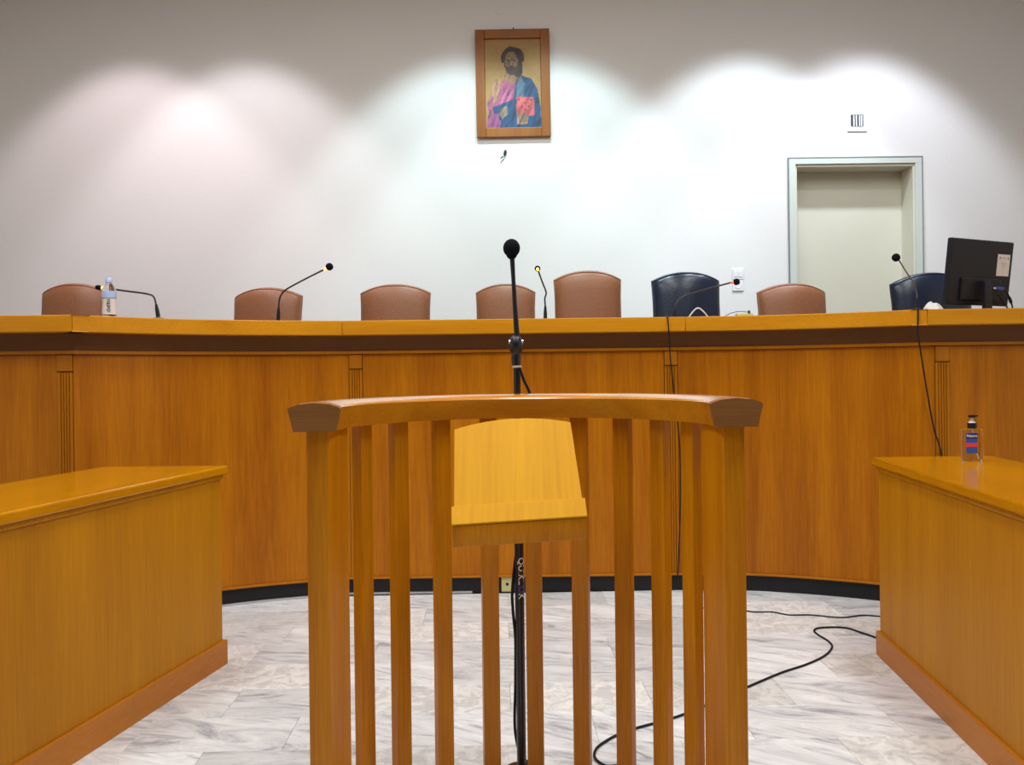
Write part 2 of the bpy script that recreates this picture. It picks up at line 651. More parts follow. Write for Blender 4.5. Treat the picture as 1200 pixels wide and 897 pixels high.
# ------------------------------------------------------------------ judges' bench
left_c = [Vector(p) for p in ((-1.897, 3.50), (-1.62, 3.80), (-1.27, 3.99), (-0.86, 4.115))]
right_c = [Vector(p) for p in ((0.885, 4.12), (1.25, 4.085), (1.60, 3.965), (1.945, 3.79))]
c3 = lambda L: [Vector((p.x, p.y)) for p in catmull([Vector((p.x, p.y, 0)) for p in L], 6)]
LC, RC = c3(left_c), c3(right_c)
wingL = [Vector((-4.55, 3.44)), LC[0]]
wingR = [RC[-1], Vector((4.55, 3.73))]
mid = [LC[-1], RC[0]]
full = [wingL[0]] + LC + RC + [wingR[1]]


def edgeY(x):
    for a, b in zip(full, full[1:]):
        if a.x <= x <= b.x:
            return a.y + (b.y - a.y) * (x - a.x) / (b.x - a.x)
    return full[-1].y


ZT = 1.42
bench = thing('judges_bench', 'long curved orange wood judges bench with fluted pilasters below the white end wall', 'bench', (0, 4.2, 0))


def sub(name, *a, **k):
    o = ribbon(name, *a, **k)
    o.parent = bench
    o.matrix_parent_inverse = Matrix.Translation((0, -4.2, 0))
    return o


segs = [wingL, LC, mid, RC, wingR]


def slice_line(line, i0, i1):
    return line[i0:i1]


# full-line offsets so that neighbouring pieces meet
def full_off(d):
    return offset_line(full, d)


nL = len(LC)
idx = [(0, 1), (1, nL), (nL, nL + 1), (nL + 1, nL + len(RC)), (nL + len(RC), len(full) - 1)]


def bench_strip(name, i0, i1, d0, d1, z0, z1, mat, bevel=0.0, gap=0.0):
    a, b = full_off(d0)[i0:i1 + 1], full_off(d1)[i0:i1 + 1]
    if gap:
        for L in (a, b):
            L[0] = L[0] + (L[1] - L[0]).normalized() * gap
            L[-1] = L[-1] + (L[-2] - L[-1]).normalized() * gap
    bm = bmesh.new()
    rows = [[bm.verts.new((p.x, p.y, z0)), bm.verts.new((p.x, p.y, z1)), bm.verts.new((q.x, q.y, z1)), bm.verts.new((q.x, q.y, z0))] for p, q in zip(a, b)]
    for r, s in zip(rows, rows[1:]):
        for k in range(4):
            bm.faces.new((r[k], r[(k + 1) % 4], s[(k + 1) % 4], s[k]))
    bm.faces.new(rows[0])
    bm.faces.new(rows[-1][::-1])
    bmesh.ops.recalc_face_normals(bm, faces=bm.faces)
    if bevel:
        es = [e for e in bm.edges if len(e.link_faces) == 2 and e.calc_face_angle(0) > 1.0]
        bmesh.ops.bevel(bm, geom=es, offset=bevel, segments=2, affect='EDGES', profile=0.5)
    bmesh.ops.translate(bm, verts=bm.verts, vec=(0, -4.2, 0))
    return from_bm(name, bm, mat, bench, smooth=True, angle=19)


for i0, i1 in idx:
    bench_strip('worktop', i0, i1, 0.0, 0.62, ZT - 0.074, ZT, 'edge', bevel=0.004, gap=0.0004)
FZ = 1.268
LAST = len(full) - 1
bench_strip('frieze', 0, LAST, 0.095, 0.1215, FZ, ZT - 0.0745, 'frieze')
bench_strip('moulding', 0, LAST, 0.085, 0.121, FZ - 0.016, FZ - 0.0005, 'bench_plain')
bench_strip('moulding', 0, LAST, 0.090, 0.13, 0.082, 0.094, 'bench_plain', bevel=0.003)
bench_strip('skirting', 0, LAST, 0.110, 0.13, 0.0, 0.0815, 'skirt')
bench_strip('backing_board', 0, LAST, 0.122, 0.135, 0.095, FZ + 0.004, 'bench_plain')

# distances along the line for panels and pilasters
panel_line = full_off(0.10)
cum = [0.0]
for a, b in zip(panel_line, panel_line[1:]):
    cum.append(cum[-1] + (b - a).length)


def s_at_x(x):
    for k, (a, b) in enumerate(zip(panel_line, panel_line[1:])):
        if a.x <= x <= b.x:
            return cum[k] + (cum[k + 1] - cum[k]) * (x - a.x) / (b.x - a.x)


def p_at_s(s):
    for k in range(len(cum) - 1):
        if s <= cum[k + 1] or k == len(cum) - 2:
            t = (s - cum[k]) / (cum[k + 1] - cum[k])
            a, b = panel_line[k], panel_line[k + 1]
            d = (b - a).normalized()
            return a + (b - a) * t, d


pil_x = [-1.983, -0.812, 0.826, 2.062]
pil_w = 0.066
s_p = [s_at_x(x) for x in pil_x]
PZ0, PZ1 = 0.095, FZ - 0.017
sm = [0.02] + s_p + [cum[-1] - 0.02]
for k in range(5):
    s0 = sm[k] + (pil_w / 2 + 0.003 if k > 0 else 0)
    s1 = sm[k + 1] - (pil_w / 2 + 0.003 if k < 4 else 0)
    n = max(2, int((s1 - s0) / 0.07))
    pts = []
    for q in range(n + 1):
        p, d = p_at_s(s0 + (s1 - s0) * q / n)
        nrm = Vector((-d.y, d.x))
        pts.append((p, nrm))
    bm = bmesh.new()
    rows = [[bm.verts.new((p.x + nn.x * o_, p.y + nn.y * o_ - 4.2, z)) for o_, z in ((0, PZ0), (0, PZ1 - 0.002), (0.02, PZ1 - 0.002), (0.02, PZ0))] for p, nn in pts]
    for r, s in zip(rows, rows[1:]):
        for j in range(4):
            bm.faces.new((r[j], r[(j + 1) % 4], s[(j + 1) % 4], s[j]))
    bm.faces.new(rows[0])
    bm.faces.new(rows[-1][::-1])
    from_bm('panel', bm, 'bench', bench, smooth=True, angle=35)
for s in s_p:
    p, d = p_at_s(s)
    ang = math.atan2(d.y, d.x)
    R = zrot(ang)
    c = Vector((p.x, p.y - 4.2, 0))
    # shaft with three reeds between grooves
    bm = bmesh.new()
    prof = []
    hwid = pil_w / 2
    prof.append((-hwid, 0.018))
    prof.append((-hwid, -0.005))
    for g in (-0.018, -0.006, 0.006, 0.018):
        prof += [(g - 0.0035, -0.005), (g, 0.002), (g + 0.0035, -0.005)]
    prof.append((hwid, -0.005))
    prof.append((hwid, 0.018))
    lo = [bm.verts.new(c + R @ Vector((x, y, PZ0))) for x, y in prof]
    hi = [bm.verts.new(c + R @ Vector((x, y, PZ1 - 0.080))) for x, y in prof]
    m_ = len(prof)
    for j in range(m_):
        bm.faces.new((lo[j], lo[(j + 1) % m_], hi[(j + 1) % m_], hi[j]))
    bm.faces.new(lo[::-1])
    bm.faces.new(hi)
    pl = from_bm('pilaster', bm, 'bench_plain', bench)
    cb = box('capital_block', c + R @ Vector((0, 0.006, PZ1 - 0.0385)), (pil_w, 0.026, 0.073), 'bench_plain', pl, rot=R, bevel=0.002)

# inner dais the judges sit on (hidden behind the bench, carries the chairs)
inner = [Vector((p.x, p.y)) for p in offset_line(full, 0.14)]
poly = [(p.x, p.y) for p in inner]
poly[0] = (-RX, poly[0][1])
poly[-1] = (RX, poly[-1][1])
poly += [(RX, WALL_Y), (-RX, WALL_Y)]
d_ = prism('dais', poly, 0.0, DAIS, 'carpet')
structure(d_)
d_.name = 'trim_1'

# cable duct strip on the floor, left half of the bench
dline = [p for p in full_off(0.095) if -1.95 < p.x < -0.8] + [Vector((-0.22, 4.213))]
duct = ribbon('cable_duct', dline, 0.0, 0.0135, 0.0, 0.012, 'alu', bevel=0.002)
tag(duct, 'thin pale cable duct on the floor along the left foot of the curved bench', 'duct')

# little socket plate on the skirting
c = at(594, 687, 4.215)
sk = thing('socket_plate', 'small yellowish socket plate set low on the black skirting behind the mic stand', 'socket', (c.x, 4.229, 0.0))
box('plate', (0, -0.005, 0.043), (0.056, 0.010, 0.078), 'cream', sk, bevel=0.003)
lathe('socket_hole', [(0.008, 0), (0.008, 0.002), (0.0, 0.002)], 'dark', sk, 12, (0.002, -0.010, 0.045), Matrix.Rotation(math.pi / 2, 3, 'X'))


# ------------------------------------------------------------------ side desks
def desk(name, label, c0, slope, wid, near_y, side):
    """side -1: desk lies to the left of its inner face; +1 to the right"""
    t = thing(name, label, 'desk', (c0[0], c0[1], 0))
    d = Vector((slope, -1)).normalized()           # towards the viewer
    n = Vector((side, 0))
    Lg = (c0[1] - near_y) / -d.y
    H = 0.79

    def quad(o_in, o_far, o_out, o_near):
        a = -n * o_in - d * o_far
        b = n * (wid + o_out) - d * o_far
        c = n * (wid + o_out) + d * (Lg + o_near)
        e = -n * o_in + d * (Lg + o_near)
        return [(a.x, a.y), (b.x, b.y), (c.x, c.y), (e.x, e.y)]
    prism('worktop', quad(0.022, 0.02, 0.02, 0.02), H - 0.034, H, 'desk_top', t, bevel=0.007)
    prism('under_moulding', quad(0.008, 0.006, 0.008, 0.006), H - 0.052, H - 0.0345, 'desk', t, bevel=0.003)

    def strip(nm, p, q, th, z0, z1, mat):
        p, q = Vector(p), Vector(q)
        u = (q - p).normalized()
        m_ = Vector((-u.y, u.x)) * th
        return prism(nm, [tuple(p), tuple(q), tuple(q + m_), tuple(p + m_)], z0, z1, mat, t, bevel=0.0015)
    A, B, Cc, D = [Vector(x) for x in quad(0, 0, 0, 0)]
    zz0, zz1 = 0.09, H - 0.0525
    th = 0.02
    s = 1 if side > 0 else -1
    # inner face, far end, outer face, near end
    strip('front_panel', A, D, th * s, zz0, zz1, 'desk')
    u = (B - A).normalized()
    dd = (D - A).normalized()
    strip('end_panel', A + u * 0.021, B - u * 0.021, -th * s, zz0, zz1, 'desk')
    strip('back_panel', B, Cc, -th * s, zz0, zz1, 'desk')
    strip('end_panel', D + u * 0.021, Cc - u * 0.021, th * s, zz0, zz1, 'desk')
    g = 0.013
    P = [Vector(x) for x in quad(g, g, g, g)]
    strip('plinth', P[0], P[3], th * s, 0.0, 0.0955, 'plinth')
    strip('plinth', P[0] + u * 0.021, P[1] - u * 0.021, -th * s, 0.0, 0.0955, 'plinth')
    strip('plinth', P[1], P[2], -th * s, 0.0, 0.0955, 'plinth')
    return t


desk('side_desk', 'low orange wood desk left of the railed stand, nothing on its top', (-1.163, 3.222), -0.205, 0.465, 0.7, -1)
desk('side_desk', 'low orange wood desk right of the railed stand, pump bottle on its top', (1.458, 3.238), -0.097, 0.44, 0.7, 1)

# ------------------------------------------------------------------ railed witness stand
CX, CY, RR = 0.0275, 1.765, 0.455
st = thing('witness_stand', 'semicircular wooden stand with square balusters and a thick curved handrail, in the foreground', 'stand', (CX, CY, 0))


def arc_sweep(name, prof, a0, a1, n, mat, ctr=(0, 0), bevel=0.0):
    """prof: (radial offset, z) polygon; angles from +X through +Y"""
    bm = bmesh.new()
    rows = []
    for i in range(n + 1):
        a = a0 + (a1 - a0) * i / n
        rows.append([bm.verts.new((ctr[0] + (RR + o_) * math.cos(a), ctr[1] + (RR + o_) * math.sin(a), z)) for o_, z in prof])
    m_ = len(prof)
    for r, s in zip(rows, rows[1:]):
        for k in range(m_):
            bm.faces.new((r[k], r[(k + 1) % m_], s[(k + 1) % m_], s[k]))
    bm.faces.new(rows[0])
    bm.faces.new(rows[-1][::-1])
    return from_bm(name, bm, mat, st, smooth=True, angle=19)


rail_prof = [(-0.041, 1.026), (-0.0515, 1.077), (-0.047, 1.081), (-0.03, 1.087), (0.0, 1.090), (0.03, 1.087), (0.047, 1.081), (0.0515, 1.077), (0.041, 1.026)]
arc_sweep('handrail', rail_prof, math.radians(1), math.radians(179), 48, 'rail')
# squared end blocks of the handrail, cut flat towards the viewer
for sx in (-1, 1):
    bm = bmesh.new()
    rows = []
    for y, k in ((0.004, 1.0), (-0.022, 1.04)):
        rows.append([bm.verts.new((sx * RR + o_ * 1.06 * k, y, z if z < 1.05 else z - (0.0 if y > 0 else 0.002))) for o_, z in rail_prof])
    m_ = len(rail_prof)
    for k in range(m_):
        bm.faces.new((rows[0][k], rows[0][(k + 1) % m_], rows[1][(k + 1) % m_], rows[1][k]))
    bm.faces.new(rows[0])
    bm.faces.new(rows[1][::-1])
    o = from_bm('rail_end_cap', bm, 'end_grain', st, smooth=True, angle=19)
arc_sweep('base_rail', [(-0.035, 0.0), (-0.035, 0.04), (0.035, 0.04), (0.035, 0.0)], math.radians(-2), math.radians(182), 40, 'stand')


def ray_hit(px, py=750):
    u, _ = uv(px, py)
    k = u / F
    # point (kY, Y) on the far half of the circle
    a = k * k + 1
    b = -2 * (k * CX + CY)
    c = CX * CX + CY * CY - RR * RR
    Y = (-b + math.sqrt(b * b - 4 * a * c)) / (2 * a)
    return Vector((k * Y, Y))


for px in (427, 469.5, 519.5, 575, 626.5, 681.5, 732.5, 776, 812.5):
    p = ray_hit(px)
    ang = math.atan2(p.y - CY, p.x - CX)
    R = zrot(ang + math.pi / 2)
    box('baluster', (p.x - CX, p.y - CY, (0.04 + 1.027) / 2), (0.045, 0.029, 1.027 - 0.04), 'stand', st, rot=R, bevel=0.003)
for sx, xin in ((-1, -0.4), (1, 0.446)):
    R = zrot(-sx * math.radians(-9))
    box('post', (sx * (RR - 0.010), 0.062, (0.04 + 1.027) / 2), (0.050, 0.125, 1.027 - 0.04), 'stand', st, rot=R, bevel=0.003)

# sloping book rest hung inside the rail
br = part_label(bpy.data.objects.new('book_rest', None), 'paler yellow sloping book rest with a ledge')
C.objects.link(br)
br.parent = st
TOPC = at(600, 491, 2.045)
BOTC = at(607.5, 592, 1.885)
up = (TOPC - BOTC).normalized()
right0 = Vector((1, 0, 0)).cross(up)
xax = Vector((1, 0, 0.026)).normalized()
nrm = xax.cross(up).normalized()      # towards the viewer and up
nrm = -nrm if nrm.y > 0 else nrm
xax = up.cross(nrm).normalized()
if xax.x < 0:
    xax = -xax
O = BOTC - Vector((CX, CY, 0))
Lb = (TOPC - BOTC).length


def L2W(x, s, n):
    return O + xax * x + up * s + nrm * n


bm = bmesh.new()
nA = 14
w0, w1 = 0.148, 0.1455
outl = [(-w0 - 0.002, -0.02), (w0 + 0.002, -0.02)]
for i in range(nA + 1):
    t = -1 + 2 * i / nA
    outl.append((-t * w1, Lb - 0.022 * t * t))
fr = [bm.verts.new(L2W(x, s, 0.0)) for x, s in outl]
bk = [bm.verts.new(L2W(x, s, -0.018)) for x, s in outl]
bm.faces.new(fr)
bm.faces.new(bk[::-1])
for k in range(len(outl)):
    bm.faces.new((fr[k], bk[k], bk[(k + 1) % len(outl)], fr[(k + 1) % len(outl)]))
bmesh.ops.recalc_face_normals(bm, faces=bm.faces)
from_bm('board', bm, 'rest', br)
# ledge: a proud strip with a deep vertical front
bm = bmesh.new()
lw = 0.1555
A1 = L2W(0, 0.004, 0.006)
A2 = L2W(0, -0.045, 0.008)
A3 = A2 + Vector((0, 0.012, -0.010))
A4 = L2W(0, 0.004, -0.004)


def lath(nm, sec, half, mat, bev):
    bm = bmesh.new()
    rows = [[bm.verts.new(p + xax * (sx * half)) for p in sec] for sx in (-1, 1)]
    bm.faces.new(rows[0])
    bm.faces.new(rows[1][::-1])
    n_ = len(sec)
    for k in range(n_):
        bm.faces.new((rows[0][k], rows[0][(k + 1) % n_], rows[1][(k + 1) % n_], rows[1][k]))
    bmesh.ops.recalc_face_normals(bm, faces=bm.faces)
    bmesh.ops.bevel(bm, geom=list(bm.edges), offset=bev, segments=2, affect='EDGES', profile=0.5)
    return from_bm(nm, bm, mat, br, smooth=True, angle=19)


lath('ledge', [A1, A2, A2 + Vector((0, 0.003, -0.004)), A4], lw, 'rest', 0.0012)
B2 = A2 + Vector((0, 0.003, -0.005))
B1 = L2W(0, 0.0, -0.019)
lath('ledge_front', [B2, B2 + Vector((0, 0.004, -0.050)), B2 + Vector((0, 0.060, -0.046)), B1 + Vector((0, 0.01, -0.01)), B1], lw - 0.001, 'stand', 0.002)  # same wood as the ledge; the darker material paints in its shade
for sx in (-0.1, 0.1):
    a_ = L2W(sx, 0.12, -0.019)
    box('bracket', a_ + Vector((0, 0.07, -0.03)), (0.02, 0.14, 0.06), 'stand', br)

# ------------------------------------------------------------------ microphone stand behind the rail
MY = 2.305
q = at(609, 700, MY)
ms = thing('microphone_stand', 'black floor microphone stand rising behind the curved handrail', 'microphone stand', (q.x, MY, 0))
px_ = lambda x, y, dy=0.0: at(x, y, MY + dy) - Vector((q.x, MY, 0))
lathe('base', [(0.0, 0.0), (0.056, 0.0), (0.058, 0.006), (0.050, 0.018), (0.02, 0.022), (0.0, 0.022)], 'metal_black', ms, 32)
zt1 = px_(607, 560).z
zc = px_(606, 420).z
tube('lower_tube', [(0, 0, 0.02), (0, 0, zt1)], 0.0132, 'metal_black', ms, 16)
tube('upper_tube', [(0, 0, zt1), (0, 0, zc)], 0.0098, 'metal_black', ms, 16)
lathe('tube_collar', [(0.0, 0), (0.017, 0), (0.019, 0.01), (0.019, 0.05), (0.015, 0.06), (0.0, 0.06)], 'metal_black', ms, 16, (0, 0, zt1 - 0.03))
zr = px_(606, 430).z
lathe('pale_band', [(0.0125, -0.003), (0.0135, 0), (0.0125, 0.003)], 'ring_white', ms, 16, (0, 0, zr))
cb = lathe('clamp', [(0.0, 0.0), (0.0125, 0.0), (0.0135, 0.025), (0.012, 0.032), (0.018, 0.042), (0.0195, 0.060), (0.016, 0.076), (0.009, 0.084), (0.0, 0.086)],
           'metal_black', ms, 16, (-0.002, 0, zr + 0.004))
for sx in (-1, 1):
    lathe('clamp_screw', [(0.0, 0), (0.005, 0), (0.005, 0.004), (0.0, 0.005)], 'chrome', cb, 10, (-0.002 + sx * 0.0165, 0, zr + 0.071), Matrix.Rotation(sx * math.pi / 2, 3, 'Y'))
a = px_(606, 396)
b = px_(603.5, 360)
c = px_(600, 300)
tube('microphone_stem', [a, b, (b + c) / 2, c], [0.0085, 0.0070, 0.0060, 0.0075], 'metal_black', ms, 12)
hd = px_(599.5, 291)
lathe('foam_windscreen', [(0.0, -0.031), (0.009, -0.030), (0.014, -0.024)] + [(0.0242 * math.cos(t), 0.0265 * math.sin(t)) for t in [-0.9 + i * 0.246 for i in range(10)]] + [(0.0, 0.0265)],
      'foam', ms, 24, hd)
# printed name running down the lower tube
zc_ = px_(609, 678).z
me_ = []
Rm = Matrix.Rotation(math.pi / 2, 4, 'X') @ Matrix.Rotation(-math.pi / 2, 4, 'Z')
rr = 0.0138


def wrap(o):
    for v in o.data.vertices:
        x = v.co.x
        th = x / rr
        v.co.x = rr * math.sin(th)
        v.co.y = -rr * math.cos(th) + v.co.y * 0.3


word = 'QUIKLOK'
pos = [0.052, 0.034, 0.0215, 0.0095, -0.007, -0.0235, -0.042]
for ch, dz in zip(word, pos):
    pass
for body, dz, mat in (('QUIKL', 0.0235, 'white_print'), ('O', -0.0290, 'blue_print'), ('K', -0.0475, 'white_print')):
    o = text_mesh('lettering', body, 0.0262, mat, ms, Matrix.Translation((0.0055, 0, zc_ + dz)) @ Rm, 0.0, 0.0005)
    wrap(o)

# microphone cable: clipped to the stand, then over the floor
floor_pts = [onz(*p, 0.004) for p in ((735, 897), (712, 898), (700, 892), (696.5, 884), (704, 873), (735, 857), (800, 838), (870, 808), (915, 789), (945, 779), (966, 769), (975, 759), (971, 752), (960, 745), (954, 739.5), (962, 736), (990, 736), (1010, 742), (1034, 750), (1060, 758))]
stand_pts = [at(608.5, 431, MY - 0.018), at(614, 446, MY - 0.012), at(622, 466, MY), at(624, 500, MY), at(618, 560, MY), at(606, 640, MY + 0.0), at(600.5, 690, MY + 0.0), at(601, 715, MY), at(604, 750, MY), at(604, 800, MY + 0.005), at(604, 860, MY + 0.02), Vector((q.x + 0.012, MY + 0.03, 0.03)), Vector((q.x + 0.10, MY - 0.02, 0.004)), Vector((0.26, 2.31, 0.004)), onz(745, 905, 0.004)]
cab = tube('microphone_cable', catmull(stand_pts + floor_pts, 7), 0.0042, 'black', None, 8)
tag(cab, 'thick black cable from the mic stand looping over the marble floor to the right desk', 'cable')
fp = [onz(*p, 0.0035) for p in ((800, 711), (830, 713), (868, 715.5), (885, 717.5), (905, 717.5), (925, 721), (950, 721), (985, 724), (1010, 721.5), (1030, 722.5), (1060, 725))]
tag(tube('floor_cable', catmull(fp, 6), 0.0036, 'black', None, 6), 'thin black cable along the floor just in front of the bench skirting', 'cable')


# ------------------------------------------------------------------ judges' chairs
def chair(label, x0, x1, ytop, Y, mat, pipe, yaw=0.0, arch=0.055, group=None, conv=0.0):
    xc = (x0 + x1) / 2
    pt = at(xc, ytop, Y)
    W = (x1 - x0) / F * Y / math.cos(yaw)
    ztop = pt.z - DAIS
    t = thing('judge_chair', label, 'chair', (pt.x, Y, DAIS), yaw)
    z0 = 0.52
    nx, nz = 24, 16
    bm = bmesh.new()
    T = 0.052
    hw_ = W / 2

    def zt(a):
        return ztop - arch * abs(a) ** 2.2

    def surf(side, a, b):
        z = z0 + (zt(a) - z0) * b
        e = max(0.0, (1 - abs(a) ** 10)) ** 0.5 * max(0.0, (1 - abs(2 * b - 1) ** 12)) ** 0.5
        wk = 1.0 - 0.02 * (1 - b) + 0.025 * max(0.0, (b - 0.86) / 0.14)
        return (a * hw_ * wk, side * T * e - 0.045 * (1 - a * a) + 0.03 + 0.10 * (b - 0.5), z)
    grid = {}
    for side in (-1, 1):
        for i in range(nx + 1):
            for j in range(nz + 1):
                a = math.sin((-1 + 2 * i / nx) * math.pi / 2)
                b = 0.5 + 0.5 * math.sin((-1 + 2 * j / nz) * math.pi / 2)
                rim = i in (0, nx) or j in (0, nz)
                key = (0 if rim else side, i, j)
                if key not in grid:
                    grid[key] = bm.verts.new(surf(side, a, b))
    for side in (-1, 1):
        for i in range(nx):
            for j in range(nz):
                q_ = []
                for (ii, jj) in ((i, j), (i + 1, j), (i + 1, j + 1), (i, j + 1)):
                    rim = ii in (0, nx) or jj in (0, nz)
                    q_.append(grid[(0 if rim else side, ii, jj)])
                bm.faces.new(q_)
    back = from_bm('backrest', bm, mat, t, smooth=True)
    # seam piping round the back face
    ring = []
    for i in range(0, 21):
        ring.append(surf(-1, -0.985, i / 20 * 0.985))
    for i in range(1, 30):
        a = -0.985 + 1.97 * i / 30
        ring.append(surf(-1, a, 0.985))
    for i in range(20, -1, -1):
        ring.append(surf(-1, 0.985, i / 20 * 0.985))
    tube('piping', [Vector(p) + Vector((0, -0.001, 0)) for p in ring], 0.0024, pipe, back, 6)
    box('seat', (0, -0.02 + 0.27, 0.47), (W * 1.02, 0.48, 0.10), mat, t, bevel=0.03, seg=3)
    for sx in (-1, 1):
        tube('armrest', catmull([(sx * W * 0.53, 0.06, 0.62), (sx * W * 0.56, 0.25, 0.66), (sx * W * 0.56, 0.42, 0.64), (sx * W * 0.54, 0.44, 0.48)], 5), 0.016, 'black', t, 8)
    tube('column', [(0, 0.22, 0.08), (0, 0.22, 0.43)], 0.028, 'black', t, 12)
    for k in range(5):
        an = k * 2 * math.pi / 5 + 0.3
        tube('base_leg', [(0, 0.22, 0.09), (0.26 * math.cos(an), 0.22 + 0.26 * math.sin(an), 0.024)], [0.024, 0.022], 'black', t, 8)
    return t


CG = None
chair('brown leather judge chair at the far left, behind the water bottle', 47, 121, 331.5, 5.0, 'tan', 'tan_pipe', 0.12)
chair('brown leather judge chair second from the left, behind the upward slanting desk mic', 269, 350, 336.5, 5.3, 'tan', 'tan_pipe', -0.1)
chair('brown leather judge chair third from the left, alone below the blank white wall', 421.5, 503, 332.5, 5.35, 'tan', 'tan_pipe', 0.04)
chair('brown leather judge chair fourth from the left, crossed by the floor mic', 557.5, 627, 332, 5.45, 'tan', 'tan_pipe', 0.0)
chair('taller brown leather judge chair between the short upright mic and the navy chair', 650, 728.5, 316.5, 5.35, 'tan', 'tan_pipe', 0.0)
chair('navy blue leather judge chair near the middle, left of the wall sockets', 766, 845, 318, 5.35, 'navy', 'navy_pipe', 0.0)
chair('brown leather judge chair in front of the cream door', 891.5, 971.5, 331.5, 5.3, 'tan', 'tan_pipe', 0.03)
chair('navy blue leather judge chair half hidden behind the computer monitor', 1049.5, 1146, 318.5, 4.95, 'navy', 'navy_pipe', 0.10, arch=0.07)


# ------------------------------------------------------------------ desk microphones on the bench
def desk_mic(label, base_px, pts, head, Y, ring='ring', ring_at='neck', neck='metal_black', r0=0.0046, headr=0.0195, yoff=None, long=1.0, ring_front=False):
    b = at(base_px[0], base_px[1], Y)
    t = thing('desk_microphone', label, 'microphone', (b.x, Y, ZT), 0, 'gooseneck microphones on the judges bench')
    W = Vector((b.x, Y, ZT))
    lathe('base', [(0.0, 0.0), (0.046, 0.0), (0.048, 0.005), (0.042, 0.011), (0.020, 0.016), (0.0, 0.016)], 'black', t, 24)
    dy = yoff or [0.0] * (len(pts) + 1)
    P = [Vector((0, 0, 0.02))] + [at(x, y, Y + dy[i]) - W for i, (x, y) in enumerate(pts)]
    hp = at(head[0], head[1], Y + dy[-1]) - W
    lower = P[:2]
    tube('socket', [lower[0], (lower[0] + lower[1]) / 2, lower[1]], [0.0105, 0.0098, 0.006], 'black', t, 10)
    curve = catmull(P[1:] + [hp], 6)
    tube('gooseneck', curve, r0, neck, t, 8)
    d = (hp - P[-1]).normalized()
    Rh = d.to_track_quat('Z', 'Y').to_matrix()
    hr = headr
    lathe('windscreen', [(0.0, -hr * 0.95 * long), (hr * 0.55, -hr * 0.85 * long), (hr * 0.9, -hr * 0.45 * long), (hr, 0), (hr * 0.9, hr * 0.5 * long), (hr * 0.55, hr * 0.87 * long), (0, hr * long)], 'foam', t, 18, hp, Rh)
    rp = hp - d * (hr * 1.05 * long + 0.005)
    if ring_front:
        rp = hp + Vector((0, -hr * 0.95, -0.006))
    if ring:
        lathe('light_ring', [(0.0, -0.008), (0.0062, -0.007), (0.0078, 0), (0.007, 0.007), (0.0, 0.008)], ring, t, 14, rp, Rh)
    return t


desk_mic('gooseneck mic bent flat to the left behind the water bottle', (185.5, 372),
         [(183, 357), (180, 348), (172, 344.5), (150, 341.5), (124, 338)], (115.5, 337), 3.98, headr=0.012, long=1.35)
desk_mic('gooseneck mic slanting up to the right in front of the second brown chair', (326, 374),
         [(326.5, 361), (327.5, 351), (330, 345), (334, 340.5), (343, 335), (362, 325), (380, 316)], (386, 312.8), 4.35, headr=0.0205)
desk_mic('short upright gooseneck mic between the fourth brown chair and the tall one', (639, 373),
         [(639, 359), (638.5, 350), (640, 343), (636, 332), (632, 321)], (630, 315), 4.5, headr=0.016,
         yoff=[0, 0, 0, -0.03, -0.08, -0.12], ring_front=True)
mic_l = desk_mic('gooseneck mic leaning right across the middle navy chair', (789, 372),
         [(790, 364), (793, 356), (799, 349), (815, 343), (854, 332)], (863, 330.5), 4.42, ring='ring_red', headr=0.0185)
desk_mic('unlit grey gooseneck mic left of the computer monitor', (1075, 362),
         [(1074.5, 350), (1074, 343), (1070, 331), (1062, 319), (1054, 306)], (1050, 302), 4.1, ring=None, neck='silver', r0=0.0036, headr=0.0205)

# cables hanging down the bench front
def hang(name, label, pxs, top_px, r=0.0035):
    Y0 = 4.1
    for _ in range(6):
        x0 = at(top_px[0], top_px[1], Y0).x
        Y0 = edgeY(x0)
    pts = []
    e = Y0
    pts.append(Vector((x0, e + 0.25, ZT + r + 0.001)))
    pts.append(Vector((x0, e + 0.08, ZT + r + 0.001)))
    pts.append(Vector((x0, e + 0.005, ZT + r + 0.0015)))
    pts.append(Vector((x0, e - r - 0.003, ZT - 0.01)))
    for px, py, d in pxs:
        pts.append(at(px, py, edgeY(x0) + d))
    return tag(tube(name, catmull(pts, 6), r, 'black', None, 8), label, 'cable')


hang('hanging_cable', 'black cable hanging over the bench edge below the middle navy chair',
     [(784, 390, -0.010), (785, 412, 0.02), (786.5, 430, 0.05), (789, 452, 0.055), (791, 475, 0.06), (795, 505, 0.062), (797, 540, 0.065), (797, 600, 0.07), (794, 685, 0.075)], (782, 372))
hang('hanging_cable', 'black cable hanging over the bench edge left of the monitor, down behind the right desk',
     [(1075.5, 385, -0.008), (1077, 400, 0.0), (1080, 420, 0.03), (1084, 445, 0.05), (1089, 475, 0.058), (1095, 505, 0.06), (1103, 534, 0.055), (1106, 600, 0.055), (1106, 690, 0.06)], (1075, 362))

